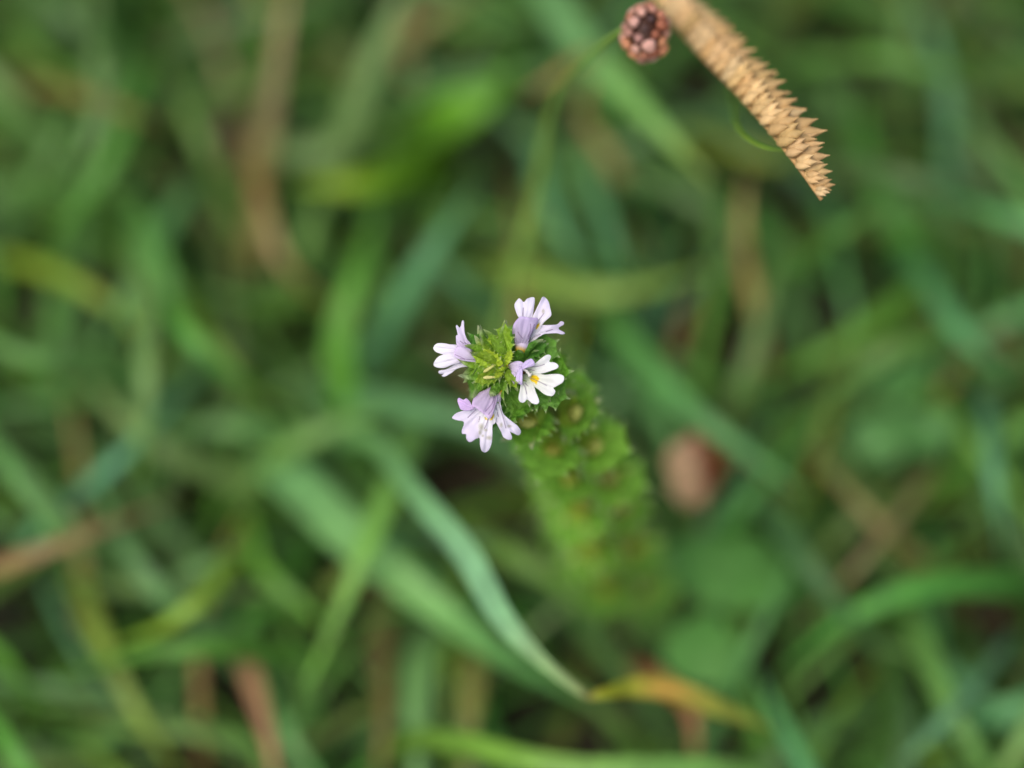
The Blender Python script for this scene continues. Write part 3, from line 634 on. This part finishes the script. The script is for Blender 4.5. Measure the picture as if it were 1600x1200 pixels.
sh = empty('golden_seed_head', RA[0]); tag(sh, 'golden straw-coloured grass seed head with overlapping comb-like spikelets', 'seed head')
v, f = tube(RC, [.0006 - .0003 * i / len(RC) for i in range(len(RC))], 8)
s_ = obj('stalk', [p - RA[0] for p in v], f, M_STEM, sh); s_.color = (*lin((190, 150, 96)), 1)
RL = [0]
for i in range(1, len(RC)): RL.append(RL[-1] + (RC[i] - RC[i - 1]).length)
start = RL[28]; end = RL[-1]; s = start; i = 0
while s < end:
    j = max(k for k in range(len(RL)) if RL[k] <= s); j = min(j, len(RC) - 2)
    p = RC[j].lerp(RC[j + 1], (s - RL[j]) / (RL[j + 1] - RL[j])); tg = (RC[j + 1] - RC[j]).normalized()
    sidev = (RT * .86 + UP * .5); sidev = (sidev - tg * sidev.dot(tg)).normalized(); upv = tg.cross(sidev); upv = upv if upv.dot(-FWD) > 0 else -upv
    e = min(1, (end - s) / .016 + .3)
    for row, (fa, fs, fu, sz) in enumerate([(.55, 1.0, -.05, 6.6), (.6, .6, .6, 5.4)]):
        d = (tg * (fa + random.uniform(-.05, .05)) + sidev * fs + upv * (fu + random.uniform(-.06, .06))).normalized()
        y = upv.cross(d).normalized(); z = d.cross(y)
        m = Matrix.Translation(p - RA[0] + tg * .0006 * row) @ Matrix((d, y, z)).transposed().to_4x4() @ Matrix.Rotation(random.uniform(-.12, .12), 4, 'X') @ Matrix.Scale(sz * .001 * e * random.uniform(.9, 1.08), 4)
        c = random.choice([(224, 186, 128), (228, 192, 136), (218, 180, 120), (230, 198, 144)])
        inst('spikelet', SPK, m, sh, gcol(c, .9))
    s += .0022; i += 1

# ------------------------------------------------------------------ brown seed head on a thin green stalk
HC = at(1008, 50, 12.6)
ST = [at(768, 700, -.4), at(772, 625, 1.8), at(778, 560, 3.3), at(788, 490, 4.5), at(808, 410, 5.6), at(836, 310, 6.8), at(852, 215, 8.0), at(874, 140, 9.4), at(920, 88, 11.2), at(968, 50, 12.3), at(992, 46, 12.5)]
bh = empty('brown_seed_head', ST[0]); tag(bh, 'knobbly reddish brown dried seed head on a thin curved green stalk', 'seed head')
SC = [Vector(c) for c in catmull([tuple(p) for p in ST], 8)]
sr = [.00125 - .00090 * i / len(SC) for i in range(len(SC))]
v, f = tube(SC, sr, 10); s_ = obj('stalk', [p - ST[0] for p in v], f, M_STEM, bh); s_.color = (*lin((126, 160, 72)), 1)
def blob_mesh(name, k=8, seed=0):
    rr = random.Random(seed); prof = [(0, .12), (.12, .42), (.35, .62), (.6, .66), (.8, .55), (.92, .3), (.9, .12), (.82, .02)]; V, F = [], []
    for z, r in prof:
        for j in range(k):
            a = 2 * math.pi * j / k; q = r * (1 + .14 * math.cos(3 * a + seed) + rr.uniform(-.07, .07)); V.append((q * math.cos(a), q * math.sin(a), z + rr.uniform(-.03, .03)))
    for i in range(len(prof) - 1):
        for j in range(k): F.append((i * k + j, i * k + (j + 1) % k, (i + 1) * k + (j + 1) % k, (i + 1) * k + j))
    me = bpy.data.meshes.new(name); me.from_pydata(V, [], F); me.polygons.foreach_set('use_smooth', [True] * len(me.polygons)); me.materials.append(M_DRY)
    return me
FL = [blob_mesh('floret', 8, s) for s in range(3)]
core = lathe_mesh('core', [(-1, .02), (-.85, .5), (-.5, .86), (0, 1), (.5, .86), (.85, .5), (1, .02)], 14, M_DRY)
hx, hy, hz = RT, UP, -FWD
hm = Matrix((hx, hy, hz)).transposed().to_4x4()
co = inst('core', core, Matrix.Translation(HC - ST[0]) @ hm @ Matrix.Rotation(R(90), 4, 'X') @ Matrix.Diagonal((.0022, .0022, .0030, 1)), bh, lin((70, 42, 30)))
nf = 42
for i in range(nf):
    y = 1 - 2 * (i + .5) / nf; r = math.sqrt(1 - y * y); a = i * 2.39996
    d = Vector((r * math.cos(a), y, r * math.sin(a)))
    gap = (d - Vector((.05, .28, .95)).normalized()).length
    sz = .00132 * random.uniform(.75, 1.2); c = random.choice([(200, 146, 124), (184, 124, 98), (212, 164, 146), (160, 98, 72), (204, 142, 104), (168, 124, 114), (190, 140, 122)])
    if gap < .42: sz *= .55; c = random.choice([(84, 62, 60), (70, 48, 40), (90, 70, 74)])
    wd = (RT * d.x + UP * d.y - FWD * d.z)
    loc = HC + RT * d.x * .0023 + UP * d.y * .0031 - FWD * d.z * .0023
    q = wd.to_track_quat('Z', 'Y').to_matrix().to_4x4()
    inst('floret', FL[i % 3], Matrix.Translation(loc - ST[0]) @ q @ Matrix.Rotation(random.uniform(0, 6), 4, 'Z') @ Matrix.Scale(sz, 4), bh, gcol(c, 1.05))

# ------------------------------------------------------------------ clover
def clover(name, label, cen, leaflets, base, col):
    C0 = at(*cen); B0 = at(*base); c = empty(name, B0); tag(c, label, 'clover', )
    pth = [B0, B0.lerp(C0, .5) + Vector((.001, .001, .002)), C0]; pc = [Vector(x) for x in catmull([tuple(p) for p in pth], 6)]
    v, f = tube(pc, [.0006] * len(pc), 8); o = obj('petiole', [p - B0 for p in v], f, M_STEM, c); o.color = (*lin((90, 140, 66)), 1)
    for (lx, ly, lz) in leaflets:
        T_ = at(lx, ly, lz); x = T_ - C0; L_ = x.length; x.normalize(); y = Vector((0, 0, 1)).cross(x).normalized(); z = x.cross(y)
        ol = [(0, 0), (.15, .14), (.35, .34), (.6, .46), (.82, .42), (.96, .24), (.985, .06), (.965, 0), (.985, -.06), (.96, -.24), (.82, -.42), (.6, -.46), (.35, -.34), (.15, -.14)]
        q, fc = fill(catmull(ol, 4, True), .07)
        V = [C0 - B0 + (x * a + y * b + z * (.22 * abs(b) - .25 * (a - .5) ** 2 + .008 * math.cos(40 * (a - abs(b))))) * L_ for a, b in q]
        A, A2 = np.array(lin(col)), np.array(lin(tuple(min(255, k + 26) for k in col)))
        k = np.clip(1 - np.abs((q[:, 0] - .5) - .25 + .8 * np.abs(q[:, 1])) / .07, 0, 1)[:, None] * .5
        lf = obj('leaflet', V, fc, M_LEAFC, c, cols=(A * (1 - k) + A2 * k) * .95)
        md = lf.modifiers.new('thickness', 'SOLIDIFY'); md.thickness = .00018
    return c
clover('clover_plant', 'three-part round green clover leaf beside the yellowed folded blade', (1112, 945, 2.8), [(1090, 1072, 2.8), (1066, 838, 2.6), (1228, 872, 2.6)], (1130, 1000, -.5), (92, 150, 66))
clover('clover_plant', 'small three-part clover leaf in the open sward', (1405, 640, 3), [(1480, 700, 3), (1350, 720, 2.8), (1400, 540, 2.8)], (1410, 690, -.5), (84, 138, 66))

# ------------------------------------------------------------------ withered leaf
LC = at(1084, 735, 4.4); LB = at(1105, 800, -.4)
wl = empty('withered_leaf', LB); tag(wl, 'round cupped withered leaf, tan with a rust-brown side', 'dead leaf')
pc = [Vector(x) for x in catmull([tuple(LB), tuple(LB.lerp(LC, .5) + Vector((.002, 0, 0))), tuple(LC - Vector((-.001, 0, .003)))], 6)]
v, f = tube(pc, [.0005] * len(pc), 8); o = obj('petiole', [p - LB for p in v], f, M_STEM, wl); o.color = (*lin((130, 100, 64)), 1)
ol = [(.92 * math.cos(a) * (1 + .13 * math.sin(3 * a + 1) + .07 * math.sin(7 * a)), 1.08 * math.sin(a) * (1 + .09 * math.cos(4 * a + 1) + .06 * math.sin(9 * a))) for a in [i * 2 * math.pi / 36 for i in range(36)]]
q, fc = fill(ol, .11); r_ = .0050
V = [LC - LB + (RT * x + UP * y - FWD * (.3 - .45 * (x * x + .5 * y * y) - .35 * x + .14 * math.sin(5 * x + 2) * math.cos(4 * y) + .06 * math.sin(11 * y + 4 * x))) * r_ for x, y in q]
k = np.clip((q[:, 0] + .25 * q[:, 1] - .05) / .35, 0, 1)[:, None]
cl = np.array(lin((204, 168, 128))) * (1 - k) + np.array(lin((128, 70, 38))) * k
o = obj('leaf_blade', V, fc, M_LEAFC, wl, cols=cl); md = o.modifiers.new('thickness', 'SOLIDIFY'); md.thickness = .0002

# ------------------------------------------------------------------ thin green tendril by the golden seed head
TP = [at(1135, 60, -.4), at(1143, 100, 6), at(1146, 150, 10), at(1150, 192, 11.4), at(1172, 218, 12), at(1210, 233, 12.3), at(1250, 228, 12.4)]
TC = [Vector(x) for x in catmull([tuple(p) for p in TP], 8)]
v, f = tube(TC, [.00042 - .00022 * i / len(TC) for i in range(len(TC))], 8)
o = obj('grass_plant', v, f, M_STEM, origin=TP[0]); o.color = (*lin((110, 150, 50)), 1)
tag(o, 'hair-thin green stem curling under the golden seed head', 'grass plant')

# the meadow goes on around the photographed patch
stuff('outer_sward', 'longer green meadow grass farther out around the eyebright', 9000, (.015, .05), (.05, .12), (.003, .007),
      [(86, 138, 58), (90, 142, 66), (80, 128, 52), (108, 146, 62), (74, 118, 54), (112, 132, 66), (130, 116, 74)], 1.3, holes=False, gain=np.array((.9, .86, .65)), inner=.31)
